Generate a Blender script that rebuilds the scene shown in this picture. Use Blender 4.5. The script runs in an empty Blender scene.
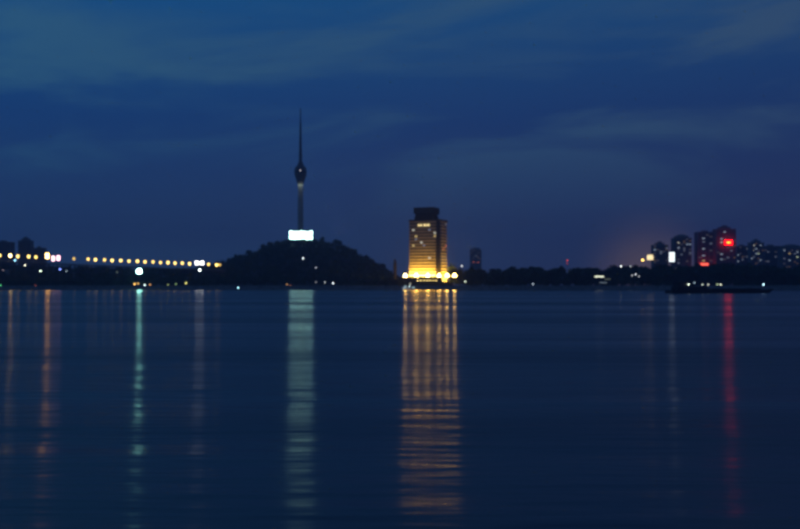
import bpy, math, random
import numpy as np
from mathutils import Vector, Matrix

random.seed(7)
rng = np.random.default_rng(7)
S = bpy.context.scene
C = S.collection
R = math.radians

# ------------------------------------------------------------------ camera
CAM_H = 6.0          # eye height above the river
F = 1000.0           # focal length in photo pixels (photo is 800 wide)
HY = 285.0           # photo row of the horizon
cam = bpy.data.cameras.new('camera')
cam.sensor_width = 36.0
cam.lens = 36.0 * F / 800.0
cam.shift_y = (HY - 264.5) / 800.0
cam.clip_start = 0.1
cam.clip_end = 20000
cam.dof.use_dof = True            # hand-held shot, focus missed a little
cam.dof.focus_distance = 2.0
cam.dof.aperture_fstop = 9.0
co = bpy.data.objects.new('camera', cam)
co.location = (0, 0, CAM_H)
co.rotation_euler = (R(90), 0, 0)
C.objects.link(co)
S.camera = co

# ------------------------------------------------------------------ sky
SUN_EL, SUN_ROT = R(-3.0), R(150)
CROT, CLOC, CSC = 5, (9.7, 2.0, 0.985), (3.0, 3.0, 15.0)
world = bpy.data.worlds.new('World')
S.world = world
world.use_nodes = True
nt = world.node_tree
for n in list(nt.nodes):
    nt.nodes.remove(n)


def N(t, typ, **kw):
    n = t.nodes.new(typ)
    for k, v in kw.items():
        setattr(n, k, v)
    return n


out = N(nt, 'ShaderNodeOutputWorld')
bg = N(nt, 'ShaderNodeBackground')
sky = N(nt, 'ShaderNodeTexSky', sky_type='NISHITA', sun_disc=False)
sky.sun_elevation, sky.sun_rotation = SUN_EL, SUN_ROT
sky.air_density, sky.dust_density, sky.ozone_density = 1.0, 0.6, 3.0
bg.inputs['Strength'].default_value = 0.10
tc = N(nt, 'ShaderNodeTexCoord')
sep = N(nt, 'ShaderNodeSeparateXYZ')
nt.links.new(tc.outputs['Generated'], sep.inputs[0])
# even dusk blue over the whole sky dome, paler and greener overhead
ramp = N(nt, 'ShaderNodeValToRGB')
el = ramp.color_ramp.elements
el[0].position, el[0].color = 0.0, (0.29, 0.42, 1.08, 1)
el[1].position, el[1].color = 0.27, (0.10, 0.62, 1.90, 1)
e = el.new(0.07); e.color = (0.22, 0.40, 1.20, 1)
e = el.new(0.16); e.color = (0.11, 0.39, 1.45, 1)
e = el.new(0.42); e.color = (0.10, 0.34, 1.40, 1)
e = el.new(0.8); e.color = (0.07, 0.16, 0.80, 1)
nt.links.new(sep.outputs['Z'], ramp.inputs[0])
# thin slanting stratus: noise on the sky direction, stretched along the horizon
mp = N(nt, 'ShaderNodeMapping')
mp.inputs['Rotation'].default_value = (0, R(CROT), 0)
mp.inputs['Location'].default_value = CLOC
nt.links.new(tc.outputs['Generated'], mp.inputs[0])
mp2 = N(nt, 'ShaderNodeMapping')
mp2.inputs['Scale'].default_value = CSC
nt.links.new(mp.outputs[0], mp2.inputs[0])
n1 = N(nt, 'ShaderNodeTexNoise')
n1.inputs['Scale'].default_value = 1.0
n1.inputs['Detail'].default_value = 8
n1.inputs['Roughness'].default_value = 0.52
n1.inputs['Distortion'].default_value = 0.6
nt.links.new(mp2.outputs[0], n1.inputs[0])
cr = N(nt, 'ShaderNodeMapRange', interpolation_type='SMOOTHSTEP')
cr.inputs[1].default_value, cr.inputs[2].default_value = 0.43, 0.66
nt.links.new(n1.outputs[0], cr.inputs[0])
fd = N(nt, 'ShaderNodeMapRange', interpolation_type='SMOOTHSTEP')     # clouds sink into the haze low down
fd.inputs[1].default_value, fd.inputs[2].default_value = 0.05, 0.19
fd.inputs[3].default_value, fd.inputs[4].default_value = 0.12, 0.85
nt.links.new(sep.outputs['Z'], fd.inputs[0])
cf = N(nt, 'ShaderNodeMath', operation='MULTIPLY')
nt.links.new(cr.outputs[0], cf.inputs[0]); nt.links.new(fd.outputs[0], cf.inputs[1])
cloudcol = N(nt, 'ShaderNodeMix', data_type='RGBA', blend_type='MIX')
cloudcol.inputs[7].default_value = (0.33, 0.84, 1.70, 1)
nt.links.new(cf.outputs[0], cloudcol.inputs[0])
nt.links.new(ramp.outputs[0], cloudcol.inputs[6])
# blend with the physical twilight sky
mixs = N(nt, 'ShaderNodeMix', data_type='RGBA', blend_type='ADD')
mixs.inputs[0].default_value = 0.35
nt.links.new(cloudcol.outputs[2], mixs.inputs[6])
nt.links.new(sky.outputs[0], mixs.inputs[7])
# afterglow side (left) a little greener and brighter, far side more violet
xr_ = N(nt, 'ShaderNodeMapRange')
xr_.inputs[1].default_value, xr_.inputs[2].default_value = -0.45, 0.45
nt.links.new(sep.outputs['X'], xr_.inputs[0])
tint = N(nt, 'ShaderNodeMix', data_type='RGBA', blend_type='MIX')
tint.inputs[6].default_value = (0.80, 1.31, 1.27, 1)
tint.inputs[7].default_value = (1.16, 0.94, 0.93, 1)
nt.links.new(xr_.outputs[0], tint.inputs[0])
tm = N(nt, 'ShaderNodeMix', data_type='RGBA', blend_type='MULTIPLY')
tm.inputs[0].default_value = 1.0
nt.links.new(mixs.outputs[2], tm.inputs[6]); nt.links.new(tint.outputs[2], tm.inputs[7])
# light dome of the city low over the right bank
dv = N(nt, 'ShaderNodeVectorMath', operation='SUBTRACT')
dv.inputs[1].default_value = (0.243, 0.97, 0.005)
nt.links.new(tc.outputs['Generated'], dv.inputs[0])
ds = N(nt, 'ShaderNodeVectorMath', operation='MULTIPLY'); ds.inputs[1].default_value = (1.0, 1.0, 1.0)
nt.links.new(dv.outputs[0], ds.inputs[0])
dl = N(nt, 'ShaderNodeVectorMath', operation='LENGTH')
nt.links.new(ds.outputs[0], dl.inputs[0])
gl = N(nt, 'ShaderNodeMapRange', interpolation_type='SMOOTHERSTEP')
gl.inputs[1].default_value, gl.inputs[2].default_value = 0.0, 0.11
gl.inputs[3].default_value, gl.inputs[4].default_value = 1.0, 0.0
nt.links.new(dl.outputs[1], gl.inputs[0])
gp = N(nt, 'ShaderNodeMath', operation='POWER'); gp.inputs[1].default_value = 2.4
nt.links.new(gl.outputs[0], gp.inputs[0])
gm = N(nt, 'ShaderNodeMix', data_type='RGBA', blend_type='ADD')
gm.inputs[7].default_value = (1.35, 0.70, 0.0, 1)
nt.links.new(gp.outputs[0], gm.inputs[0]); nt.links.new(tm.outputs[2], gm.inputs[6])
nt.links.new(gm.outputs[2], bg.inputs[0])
nt.links.new(bg.outputs[0], out.inputs[0])

# the sun has set: only a trace of afterglow from behind the camera
sl = bpy.data.lights.new('sun', 'SUN')
sl.energy, sl.angle, sl.color = 0.004, R(20), (0.75, 0.85, 1.0)
so = bpy.data.objects.new('sun', sl)
so.rotation_euler = (R(80), 0, R(-30))
C.objects.link(so)

vs = S.view_settings
vs.view_transform, vs.look = 'Standard', 'None'
vs.exposure, vs.gamma, vs.use_curve_mapping = 0.0, 1.0, False
cy = S.cycles
cy.use_denoising = True
cy.max_bounces, cy.diffuse_bounces, cy.glossy_bounces = 5, 2, 3
cy.volume_bounces, cy.transparent_max_bounces = 1, 8
cy.use_light_tree = True
cy.sample_clamp_indirect = 0.0
cy.use_adaptive_sampling = False
cy.filter_width = 2.2
cy.caustics_reflective = False

# ------------------------------------------------------------------ helpers


def at(px, py, Y):
    """photo pixel -> point at depth Y"""
    return Vector(((px - 400) / F * Y, Y, CAM_H + (HY - py) / F * Y))


class MB:
    def __init__(self):
        self.v, self.f = [], []

    def box(self, x0, x1, y0, y1, z0, z1, m=None):
        b = len(self.v)
        p = [(x0, y0, z0), (x1, y0, z0), (x1, y1, z0), (x0, y1, z0),
             (x0, y0, z1), (x1, y0, z1), (x1, y1, z1), (x0, y1, z1)]
        if m is not None:
            p = [tuple(m @ Vector(q)) for q in p]
        self.v += p
        self.f += [tuple(b + i for i in q) for q in
                   ((0, 3, 2, 1), (4, 5, 6, 7), (0, 1, 5, 4), (1, 2, 6, 5), (2, 3, 7, 6), (3, 0, 4, 7))]
        return self

    def tube(self, p0, p1, r0, r1=None, n=8):
        r1 = r0 if r1 is None else r1
        p0, p1 = Vector(p0), Vector(p1)
        d = (p1 - p0).normalized()
        a = d.orthogonal().normalized()
        c = d.cross(a)
        b = len(self.v)
        for p, r in ((p0, r0), (p1, r1)):
            for k in range(n):
                t = 2 * math.pi * k / n
                self.v.append(tuple(p + a * (r * math.cos(t)) + c * (r * math.sin(t))))
        for k in range(n):
            j = (k + 1) % n
            self.f.append((b + k, b + j, b + n + j, b + n + k))
        self.f.append(tuple(b + n - 1 - k for k in range(n)))
        self.f.append(tuple(b + n + k for k in range(n)))
        return self

    def lathe(self, prof, n=24, c=(0, 0, 0)):
        b = len(self.v)
        for r, z in prof:
            for k in range(n):
                t = 2 * math.pi * k / n
                self.v.append((c[0] + r * math.cos(t), c[1] + r * math.sin(t), c[2] + z))
        for i in range(len(prof) - 1):
            for k in range(n):
                j = (k + 1) % n
                self.f.append((b + i * n + k, b + i * n + j, b + (i + 1) * n + j, b + (i + 1) * n + k))
        self.f.append(tuple(b + n - 1 - k for k in range(n)))
        q = b + (len(prof) - 1) * n
        self.f.append(tuple(q + k for k in range(n)))
        return self

    def ball(self, c, r, n=12, m=7):
        prof = [(max(0.01 * r, r * math.sin(math.pi * i / m)), -r * math.cos(math.pi * i / m)) for i in range(m + 1)]
        return self.lathe(prof, n, c)

    def quad(self, a, b, c, d):
        k = len(self.v)
        self.v += [a, b, c, d]
        self.f.append((k, k + 1, k + 2, k + 3))
        return self

    def disc(self, c, r, n=8):
        """flat lens facing -y"""
        k = len(self.v)
        for i in range(n):
            t = 2 * math.pi * (i + .5) / n
            self.v.append((c[0] + r * math.cos(t), c[1], c[2] + r * math.sin(t)))
        self.f.append(tuple(k + i for i in range(n)))
        return self

    def mesh(self, name, mat):
        me = bpy.data.meshes.new(name)
        me.from_pydata(self.v, [], self.f)
        me.update()
        if mat:
            me.materials.append(mat)
        return me

    def build(self, name, mat, parent=None, loc=None, smooth=False):
        me = self.mesh(name, mat)
        if smooth:
            for p in me.polygons:
                p.use_smooth = True
        return link(name, me, parent, loc)


def link(name, data, parent=None, loc=None, rot=None):
    o = bpy.data.objects.new(name, data)
    C.objects.link(o)
    if parent is not None:
        o.parent = parent
    if loc is not None:
        o.location = loc
    if rot is not None:
        o.rotation_euler = rot
    return o


def tag(o, label=None, cat=None, group=None, kind=None):
    if label: o['label'] = label
    if cat: o['category'] = cat
    if group: o['group'] = group
    if kind: o['kind'] = kind
    return o


def thing(name, label, cat, loc=(0, 0, 0), rz=0.0, group=None):
    o = link(name, None, None, loc, (0, 0, rz))
    o.empty_display_size = 1
    return tag(o, label, cat, group)


def copy_tree(o, parent=None):
    c = o.copy()
    C.objects.link(c)
    if parent is not None:
        c.parent = parent
    for ch in list(o.children):
        copy_tree(ch, c)
    return c


# ------------------------------------------------------------------ materials
def mat(name, col, rough=0.7, var=0.25, scale=0.4, spec=0.3, metal=0.0, bump=0.0):
    m = bpy.data.materials.new(name)
    m.use_nodes = True
    t = m.node_tree
    b = t.nodes['Principled BSDF']
    b.inputs['Roughness'].default_value = rough
    b.inputs['Specular IOR Level'].default_value = spec
    b.inputs['Metallic'].default_value = metal
    g = N(t, 'ShaderNodeNewGeometry')
    n = N(t, 'ShaderNodeTexNoise')
    n.inputs['Scale'].default_value = scale
    n.inputs['Detail'].default_value = 5
    t.links.new(g.outputs['Position'], n.inputs[0])
    r = N(t, 'ShaderNodeMapRange')
    r.inputs[1].default_value, r.inputs[2].default_value = 0.3, 0.7
    r.inputs[3].default_value, r.inputs[4].default_value = 1 - var, 1 + var
    t.links.new(n.outputs[0], r.inputs[0])
    mx = N(t, 'ShaderNodeVectorMath', operation='SCALE')
    mx.inputs[0].default_value = col
    t.links.new(r.outputs[0], mx.inputs['Scale'])
    t.links.new(mx.outputs[0], b.inputs['Base Color'])
    if bump:
        bp = N(t, 'ShaderNodeBump')
        bp.inputs['Strength'].default_value = bump
        t.links.new(n.outputs[0], bp.inputs['Height'])
        t.links.new(bp.outputs[0], b.inputs['Normal'])
    return m


_em = {}


def glow(col, strength, front=False):
    k = (col, strength, front)
    if k not in _em:
        m = bpy.data.materials.new('lamp_glow')
        m.use_nodes = True
        t = m.node_tree
        for n in list(t.nodes):
            t.nodes.remove(n)
        o = N(t, 'ShaderNodeOutputMaterial')
        e = N(t, 'ShaderNodeEmission')
        e.inputs[0].default_value = (*col, 1)
        e.inputs[1].default_value = strength
        t.links.new(e.outputs[0], o.inputs[0])
        m.cycles.emission_sampling = 'FRONT' if front else ('NONE' if strength < 16.5 else 'AUTO')
        _em[k] = m
    return _em[k]


M = dict(
    concrete=mat('concrete', (0.30, 0.29, 0.27), 0.85, 0.2, 0.15),
    concrete_dark=mat('dark_concrete', (0.13, 0.125, 0.12), 0.85, 0.25, 0.2),
    steel=mat('painted_steel', (0.10, 0.11, 0.12), 0.5, 0.2, 0.5, metal=0.3),
    steel_pale=mat('galvanised_steel', (0.32, 0.33, 0.34), 0.45, 0.15, 0.5, metal=0.6),
    stone=mat('embankment_stone', (0.20, 0.19, 0.17), 0.9, 0.35, 0.3, bump=0.4),
    soil=mat('earth', (0.06, 0.055, 0.04), 0.95, 0.4, 0.05),
    leaf=mat('foliage', (0.045, 0.075, 0.030), 0.8, 0.55, 0.10),
    bark=mat('bark', (0.07, 0.055, 0.04), 0.9, 0.3, 1.2),
    beige=mat('beige_cladding', (0.42, 0.34, 0.22), 0.7, 0.15, 0.15),
    brown=mat('brown_cladding', (0.030, 0.024, 0.020), 0.7, 0.2, 0.2),
    glass=mat('dark_glass', (0.02, 0.024, 0.03), 0.12, 0.2, 0.3, spec=0.6),
    block=mat('tower_block_render', (0.22, 0.20, 0.19), 0.85, 0.2, 0.08),
    block_red_spill=mat('tower_block_red_spill_render', (0.45, 0.15, 0.17), 0.85, 0.2, 0.08),  # red light of the signs put into the wall colour
    hull=mat('barge_hull_paint', (0.035, 0.035, 0.04), 0.6, 0.3, 0.4),
    white=mat('white_boat_paint', (0.65, 0.65, 0.63), 0.5, 0.1, 0.6),
    buoy=mat('buoy_paint', (0.05, 0.22, 0.10), 0.5, 0.2, 1.0),
)
GLASS_LIT = {
    'cool': glow((0.62, 0.78, 1.0), 0.55),
    'bright': glow((0.95, 0.95, 0.80), 0.65),
    'warm': glow((1.0, 0.74, 0.30), 0.7),
    'red': glow((1.0, 0.22, 0.12), 0.8),
    'dim': glow((0.60, 0.70, 1.0), 0.25),
    'green': glow((0.80, 0.95, 0.62), 0.9),
    'faint': glow((0.75, 0.70, 0.85), 0.09),
    'faint_warm': glow((1.0, 0.62, 0.30), 0.10),
}

# ------------------------------------------------------------------ water
SHORE = 1200.0


def water_material():
    m = bpy.data.materials.new('river_water')
    m.use_nodes = True
    t = m.node_tree
    b = t.nodes['Principled BSDF']
    b.inputs['Base Color'].default_value = (0.002, 0.0012, 0.021, 1)
    b.inputs['IOR'].default_value = 1.33
    b.inputs['Specular IOR Level'].default_value = 0.5
    # crests run across the view, so slopes are steeper along the river's width
    b.inputs['Anisotropic'].default_value = 0.76
    tg = N(t, 'ShaderNodeCombineXYZ')
    tg.inputs[1].default_value = 1.0
    t.links.new(tg.outputs[0], b.inputs['Tangent'])
    g = N(t, 'ShaderNodeNewGeometry')

    def noise(sx, sy, detail, rough=0.55, w=0.0):
        mp = N(t, 'ShaderNodeMapping')
        mp.inputs['Scale'].default_value = (sx, sy, 1)
        mp.inputs['Rotation'].default_value = (0, 0, R(w))
        t.links.new(g.outputs['Position'], mp.inputs[0])
        n = N(t, 'ShaderNodeTexNoise')
        n.inputs['Scale'].default_value = 1.0
        n.inputs['Detail'].default_value = detail
        n.inputs['Roughness'].default_value = rough
        t.links.new(mp.outputs[0], n.inputs[0])
        return n
    # wind patches: bands of smoother and choppier water
    wn = noise(0.0022, 0.021, 4, 0.6, 4)
    wr = N(t, 'ShaderNodeMapRange')
    wr.inputs[1].default_value, wr.inputs[2].default_value = 0.34, 0.66
    wr.inputs[3].default_value, wr.inputs[4].default_value = 0.145, 0.275
    t.links.new(wn.outputs[0], wr.inputs[0])
    t.links.new(wr.outputs[0], b.inputs['Roughness'])
    # long low ripples, crests roughly across the view
    a = noise(0.20, 0.50, 3, 0.55, 3)
    f_ = noise(0.55, 2.1, 3, 0.55, -4)
    c = noise(0.03, 0.11, 4, 0.55, -5)
    s1 = N(t, 'ShaderNodeMath', operation='MULTIPLY'); s1.inputs[1].default_value = 0.036
    s2 = N(t, 'ShaderNodeMath', operation='MULTIPLY'); s2.inputs[1].default_value = 0.36
    t.links.new(a.outputs[0], s1.inputs[0]); t.links.new(c.outputs[0], s2.inputs[0])
    ad = N(t, 'ShaderNodeMath', operation='ADD')
    t.links.new(s1.outputs[0], ad.inputs[0]); t.links.new(s2.outputs[0], ad.inputs[1])
    s3 = N(t, 'ShaderNodeMath', operation='MULTIPLY_ADD'); s3.inputs[1].default_value = 0.009
    t.links.new(f_.outputs[0], s3.inputs[0]); t.links.new(ad.outputs[0], s3.inputs[2])
    lw = noise(0.005, 0.022, 3, 0.5, 6)
    s4 = N(t, 'ShaderNodeMath', operation='MULTIPLY_ADD'); s4.inputs[1].default_value = 0.38
    t.links.new(lw.outputs[0], s4.inputs[0]); t.links.new(s3.outputs[0], s4.inputs[2])
    bp = N(t, 'ShaderNodeBump')
    bp.inputs['Strength'].default_value = 1.0
    bp.inputs['Distance'].default_value = 1.0
    t.links.new(s4.outputs[0], bp.inputs['Height'])
    t.links.new(bp.outputs[0], b.inputs['Normal'])
    return m


w = MB()
xs = np.linspace(-5000, 5000, 41)
ys = np.concatenate([np.linspace(-300, 300, 13), np.linspace(340, 1202, 20)])
for yy in ys:
    for xx in xs:
        w.v.append((float(xx), float(yy), 0.0))
for j in range(len(ys) - 1):
    for i in range(len(xs) - 1):
        k = j * len(xs) + i
        w.f.append((k, k + 1, k + 1 + len(xs), k + len(xs)))
tag(w.build('river', water_material()), 'dark blue rippled river water mirroring the city lights', None, None, 'structure')

# ------------------------------------------------------------------ land
GZ = 4.5
g = MB()
g.v = [(-5000, 1204, GZ), (5000, 1204, GZ), (5000, 6000, GZ + 0.5), (-5000, 6000, GZ + 0.5)]
g.f = [(0, 1, 2, 3)]
tag(g.build('ground', M['soil']), 'dark far bank behind the river', None, None, 'structure')
eb = MB()
xs = list(range(-1400, 1401, 20))
prof = [(1196, -2.0), (1199.2, 1.2), (1199.9, 1.3), (1203.0, 4.55), (1203.3, 5.5), (1203.75, 5.5), (1203.8, 4.4)]
for x in xs:
    for (yy, zz) in prof:
        eb.v.append((x, yy + 0.5 * math.sin(x * 0.013), zz))
n = len(prof)
for i in range(len(xs) - 1):
    for j in range(n - 1):
        eb.f.append((i * n + j, (i + 1) * n + j, (i + 1) * n + j + 1, i * n + j + 1))
tag(eb.build('embankment', M['stone']), 'sloping stone embankment along the far bank', None, None, 'structure')

# hill that carries the tower (photo outline, tree tops)
RY = 1750.0
RIDGE = [(160, 285), (172, 276), (184, 270), (196, 266.5), (206, 264), (215, 262), (225, 259.5), (235, 256.5), (250, 252), (262, 247.5), (272, 243),
         (285, 239), (300, 237.5), (318, 239), (332, 241), (342, 244), (352, 249), (362, 254.5), (372, 259.5), (381, 265),
         (390, 270.5), (398, 276.5), (410, 283), (425, 288)]
RPX = np.array([p[0] for p in RIDGE], float)
RZ = np.array([max(0.0, CAM_H + (HY - p[1]) / F * RY - 9.0 - GZ) for p in RIDGE])


def hill_z(X, Y):
    px = 400 + F * X / Y
    H = np.interp(px, RPX, RZ)
    s = np.clip((Y - 1225) / (RY - 1225), 0, 1)
    s = s * s * (3 - 2 * s) * 0.5 + s * 0.5
    b = np.clip((2250 - Y) / (2250 - RY - 30), 0, 1)
    b = b * b * (3 - 2 * b)
    return GZ - 0.3 + H * s * np.where(Y > RY + 30, b, 1.0)


hx = np.linspace(-470, 60, 107)
hy = np.linspace(1215, 2250, 90)
HX, HYY = np.meshgrid(hx, hy)
HZ = hill_z(HX, HYY) + 0.8 * np.sin(HX * 0.11 + HYY * 0.05) * np.sin(HYY * 0.07)
hm = MB()
hm.v = [tuple(map(float, q)) for q in zip(HX.ravel(), HYY.ravel(), HZ.ravel())]
nx = len(hx)
hm.f = [(j * nx + i, j * nx + i + 1, (j + 1) * nx + i + 1, (j + 1) * nx + i)
        for j in range(len(hy) - 1) for i in range(nx - 1)]
tag(hm.build('hill', M['soil'], None, None, True), 'long dark wooded hill under the broadcast tower', None, None, 'structure')


# ------------------------------------------------------------------ foliage
def leaf_mesh(name, centers, rad, height, per, size, lobes=7):
    """crowns made of many small leaf-clump quads, gathered in lobes"""
    k = len(centers)
    lo = rng.normal(size=(k, lobes, 3))
    lo /= np.linalg.norm(lo, axis=2, keepdims=True)
    lo *= rng.uniform(0.35, 0.85, (k, lobes, 1))
    idx = rng.integers(0, lobes, (k, per))
    base = np.take_along_axis(lo, idx[:, :, None].repeat(3, 2), 1)
    d = rng.normal(size=(k, per, 3))
    d /= np.linalg.norm(d, axis=2, keepdims=True)
    p = base * 0.75 + d * (rng.uniform(0.15, 1, (k, per, 1)) ** 0.5) * 0.42
    p[:, :, 0:2] *= np.asarray(rad)[:, None, None]
    p[:, :, 2] *= np.asarray(height)[:, None]
    p += np.asarray(centers)[:, None, :]
    p = p.reshape(-1, 3)
    n = len(p)
    a = rng.normal(size=(n, 3)); a /= np.linalg.norm(a, axis=1, keepdims=True)
    b = np.cross(a, rng.normal(size=(n, 3))); b /= np.linalg.norm(b, axis=1, keepdims=True)
    s = size * rng.uniform(0.55, 1.35, (n, 1))
    v = np.stack([p - a * s, p + b * s * 0.7, p + a * s, p - b * s * 0.7], 1).reshape(-1, 3)
    me = bpy.data.meshes.new(name)
    me.vertices.add(4 * n)
    me.vertices.foreach_set('co', v.ravel().astype(np.float32))
    me.loops.add(4 * n)
    me.loops.foreach_set('vertex_index', np.arange(4 * n, dtype=np.int32))
    me.polygons.add(n)
    me.polygons.foreach_set('loop_start', np.arange(0, 4 * n, 4, dtype=np.int32))
    me.polygons.foreach_set('loop_total', np.full(n, 4, dtype=np.int32))
    me.update(calc_edges=True)
    me.materials.append(M['leaf'])
    return me


# the wood on the hill
k = 1700
Y = rng.uniform(1228, 1790, k)
px = rng.uniform(176, 415, k)
X = (px - 400) / F * Y
Z = hill_z(X, Y)
hh = rng.uniform(2.6, 6.4, k)
cen = np.stack([X, Y, Z + hh], 1)
tag(link('hill_wood', leaf_mesh('hill_wood', cen, rng.uniform(3.0, 7.5, k), hh, 70, 1.15)),
    'dense dark wood covering the hill below the tower', 'wood', None, 'stuff')

# belt of trees right of the hotel
TOPR = [(452, 261.5), (460, 266), (475, 268), (500, 267.5), (530, 267), (555, 266), (575, 266.5), (600, 267), (625, 266), (640, 264.5),
        (660, 265.5), (690, 265), (715, 263), (735, 262.5), (760, 264.5), (785, 264.5), (840, 265), (900, 265)]
TX = np.array([q[0] for q in TOPR]); TZ = np.array([q[1] for q in TOPR])


def belt_top(px, Y):
    return CAM_H + (HY - np.interp(px, TX, TZ)) / F * Y


k = 1300
Y = rng.uniform(1216, 1330, k)
px = rng.uniform(450, 850, k)
X = (px - 400) / F * Y
top = belt_top(px, Y) * rng.uniform(0.62, 1.0, k)
mid = (top + GZ) / 2
cen = np.stack([X, Y, np.maximum(mid, top - 9)], 1)
tag(link('bank_wood', leaf_mesh('bank_wood', cen, rng.uniform(4, 7, k), np.minimum((top - GZ) / 2, 9), 75, 1.1)),
    'long dark belt of trees on the far bank right of the lit hotel', 'wood', None, 'stuff')
k = 420
Y = rng.uniform(1208, 1240, k)
px = rng.uniform(462, 850, k)
X = (px - 400) / F * Y
hh = rng.uniform(2.5, 5.5, k)
cen = np.stack([X, Y, GZ + hh], 1)
tag(link('bank_bushes', leaf_mesh('bank_bushes', cen, rng.uniform(3.5, 6, k), hh, 60, 0.9)),
    'low dark bushes along the waterside at the foot of the tree belt', 'bushes', None, 'stuff')

# trees and scrub below the bridge
k = 620
Y = rng.uniform(1210, 1285, k)
px = rng.uniform(-30, 208, k)
X = (px - 400) / F * Y
hh = rng.uniform(3.0, 8.5, k) * np.interp(Y, [1210, 1285], [0.55, 1.25])
cen = np.stack([X, Y, GZ + hh], 1)
tag(link('riverside_wood', leaf_mesh('riverside_wood', cen, rng.uniform(4, 7, k), hh, 65, 1.0)),
    'dark trees and scrub on the bank below the lamp-lit bridge', 'wood', None, 'stuff')


# wooded slope behind the bridge
k = 900
px = rng.uniform(-40, 232, k)
Y = rng.uniform(1400, 1450, k)
X = (px - 400) / F * Y
tz_ = CAM_H + (HY - np.interp(px, [-40, 0, 80, 140, 200, 232], [262.5, 263, 264.5, 266, 266.5, 264])) / F * Y
top = GZ + (tz_ - GZ) * rng.uniform(0.25, 1.0, k) ** 0.6
cen = np.stack([X, Y, np.maximum(top - 5.5, GZ + 3)], 1)
tag(link('slope_wood', leaf_mesh('slope_wood', cen, rng.uniform(5, 8, k), np.full(k, 5.5), 60, 1.3)),
    'dark wooded slope rising behind the lamp-lit bridge', 'wood', None, 'stuff')

# single trees one can pick out
def make_tree(h, r, seed):
    random.seed(seed)
    root = thing('tree', 'x', 'tree')
    t = MB()
    top = Vector((random.uniform(-.4, .4), random.uniform(-.4, .4), h * 0.55))
    t.tube((0, 0, -0.6), top, 0.035 * h, 0.018 * h, 8)
    for q in range(6):
        a = q * 1.05 + random.uniform(-.3, .3)
        s = Vector((0, 0, h * random.uniform(0.28, 0.5)))
        e = s + Vector((math.cos(a), math.sin(a), random.uniform(0.6, 1.3))) * r * 0.62
        t.tube(s, e, 0.014 * h, 0.005 * h, 5)
    t.tube(top, top + Vector((0, 0, h * 0.3)), 0.018 * h, 0.006 * h, 6)
    t.build('trunk', M['bark'], root)
    me = leaf_mesh('crown', np.array([[0, 0, h * 0.64]]), [r], [h * 0.37], 420, 0.075 * h, 9)
    link('crown', me, root)
    return root


protos = [make_tree(11, 4.6, s) for s in (1, 2, 3, 4)]
used = [False] * 4


def place_tree(kind, loc, h, label, group, rz=None):
    if not used[kind]:
        t = protos[kind]; used[kind] = True
    else:
        t = copy_tree(protos[kind])
    t.location = loc
    sc = h / 11.0
    t.scale = (sc, sc, sc)
    t.rotation_euler = (0, 0, random.uniform(0, 6.28) if rz is None else rz)
    return tag(t, label, 'tree', group)


# trees breaking the skyline of the hill
for i, (px, py) in enumerate([(236, 254), (249, 249.5), (263, 243.5), (270, 240.5), (322, 236.5), (336, 239), (339, 240), (355, 248),
                              (367, 254.5), (383, 263)]):
    p = at(px, py, RY - 4)
    gz = float(hill_z(p.x, p.y))
    place_tree(i % 4, (p.x, p.y, gz), max(8, min(24, p.z - gz)) * 1.02,
               'dark tree standing up from the skyline of the wooded hill', 'trees on the hill skyline')
for i in range(15):
    px = 398 + i * 4.35 + random.uniform(-1, 1)
    Yt = 1210 + random.uniform(-2, 5)
    place_tree(i % 4, ((px - 400) / F * Yt, Yt, GZ), random.uniform(5.2, 7.5),
               'small round-crowned tree on the quay in front of the lit hotel', 'small trees on the quay before the hotel')
for i in range(30):
    px = 470 + i * 11.6 + random.uniform(-4, 4)
    Yt = 1332 + random.uniform(-6, 8)
    z = float(belt_top(px, Yt)) + random.uniform(0.5, 3.5)
    place_tree(i % 4, ((px - 400) / F * Yt, Yt, GZ), z - GZ,
               'tall tree whose crown breaks the skyline of the bank-side belt', 'tall trees in the belt')
for i in range(12):
    px = 4 + i * 16.5 + random.uniform(-4, 4)
    Yt = 1292 + random.uniform(-4, 4)
    place_tree(i % 4, ((px - 400) / F * Yt, Yt, GZ), random.uniform(17, 23),
               'tall bank-side tree reaching up to the girder of the lamp-lit bridge', 'trees below the bridge')

# ------------------------------------------------------------------ bridge
P0 = Vector(((-25 - 400) / F * 1290, 1290, 0))
P1 = Vector(((226 - 400) / F * 1368, 1368, 0))
BD = (P1 - P0); BL = BD.length; BU = BD.normalized(); BN = Vector((-BU.y, BU.x, 0))
LZ0, LZ1 = 46.9, 34.4
LAMP_H = 9.0
bz = math.atan2(BU.y, BU.x)
pitch = math.atan2(LZ0 - LZ1, BL)
bridge = link('bridge', None, None, (P0.x, P0.y, LZ0 - LAMP_H), (0, pitch, bz))
tag(bridge, 'long dark steel truss road bridge with a row of lamps running into the hill', 'bridge')
SL = BL / math.cos(pitch)
MB().box(0, SL, -10.5, 10.5, -1.1, 0).build('deck', M['concrete_dark'], bridge)
for s in (-1, 1):
    rl = MB()
    rl.box(0, SL, s * 10.2 - .08, s * 10.2 + .08, 1.0, 1.15)
    rl.box(0, SL, s * 10.2 - .05, s * 10.2 + .05, 0.45, 0.55)
    for q in range(int(SL / 2.5)):
        rl.box(q * 2.5, q * 2.5 + .12, s * 10.2 - .06, s * 10.2 + .06, 0.004, 1.0)
    rl.build('railing', M['steel_pale'], bridge)
    MB().box(0, SL, s * 9 - .5, s * 9 + .5, -10.6, -9.8).build('bottom_chord', M['steel'], bridge)
nb = 30
bl = SL / nb
panel = MB()
panel.tube((0, 0, -1.1), (0, 0, -9.8), 0.35, None, 6)
panel.tube((0.2, 0, -9.8), (bl / 2, 0, -1.3), 0.32, None, 6)
panel.tube((bl / 2, 0, -1.3), (bl - 0.2, 0, -9.8), 0.32, None, 6)
pm = panel.mesh('truss_panel', M['steel'])
for s in (-1, 1):
    for q in range(nb):
        link('truss_panel', pm, bridge, (q * bl, s * 9, 0))
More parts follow.
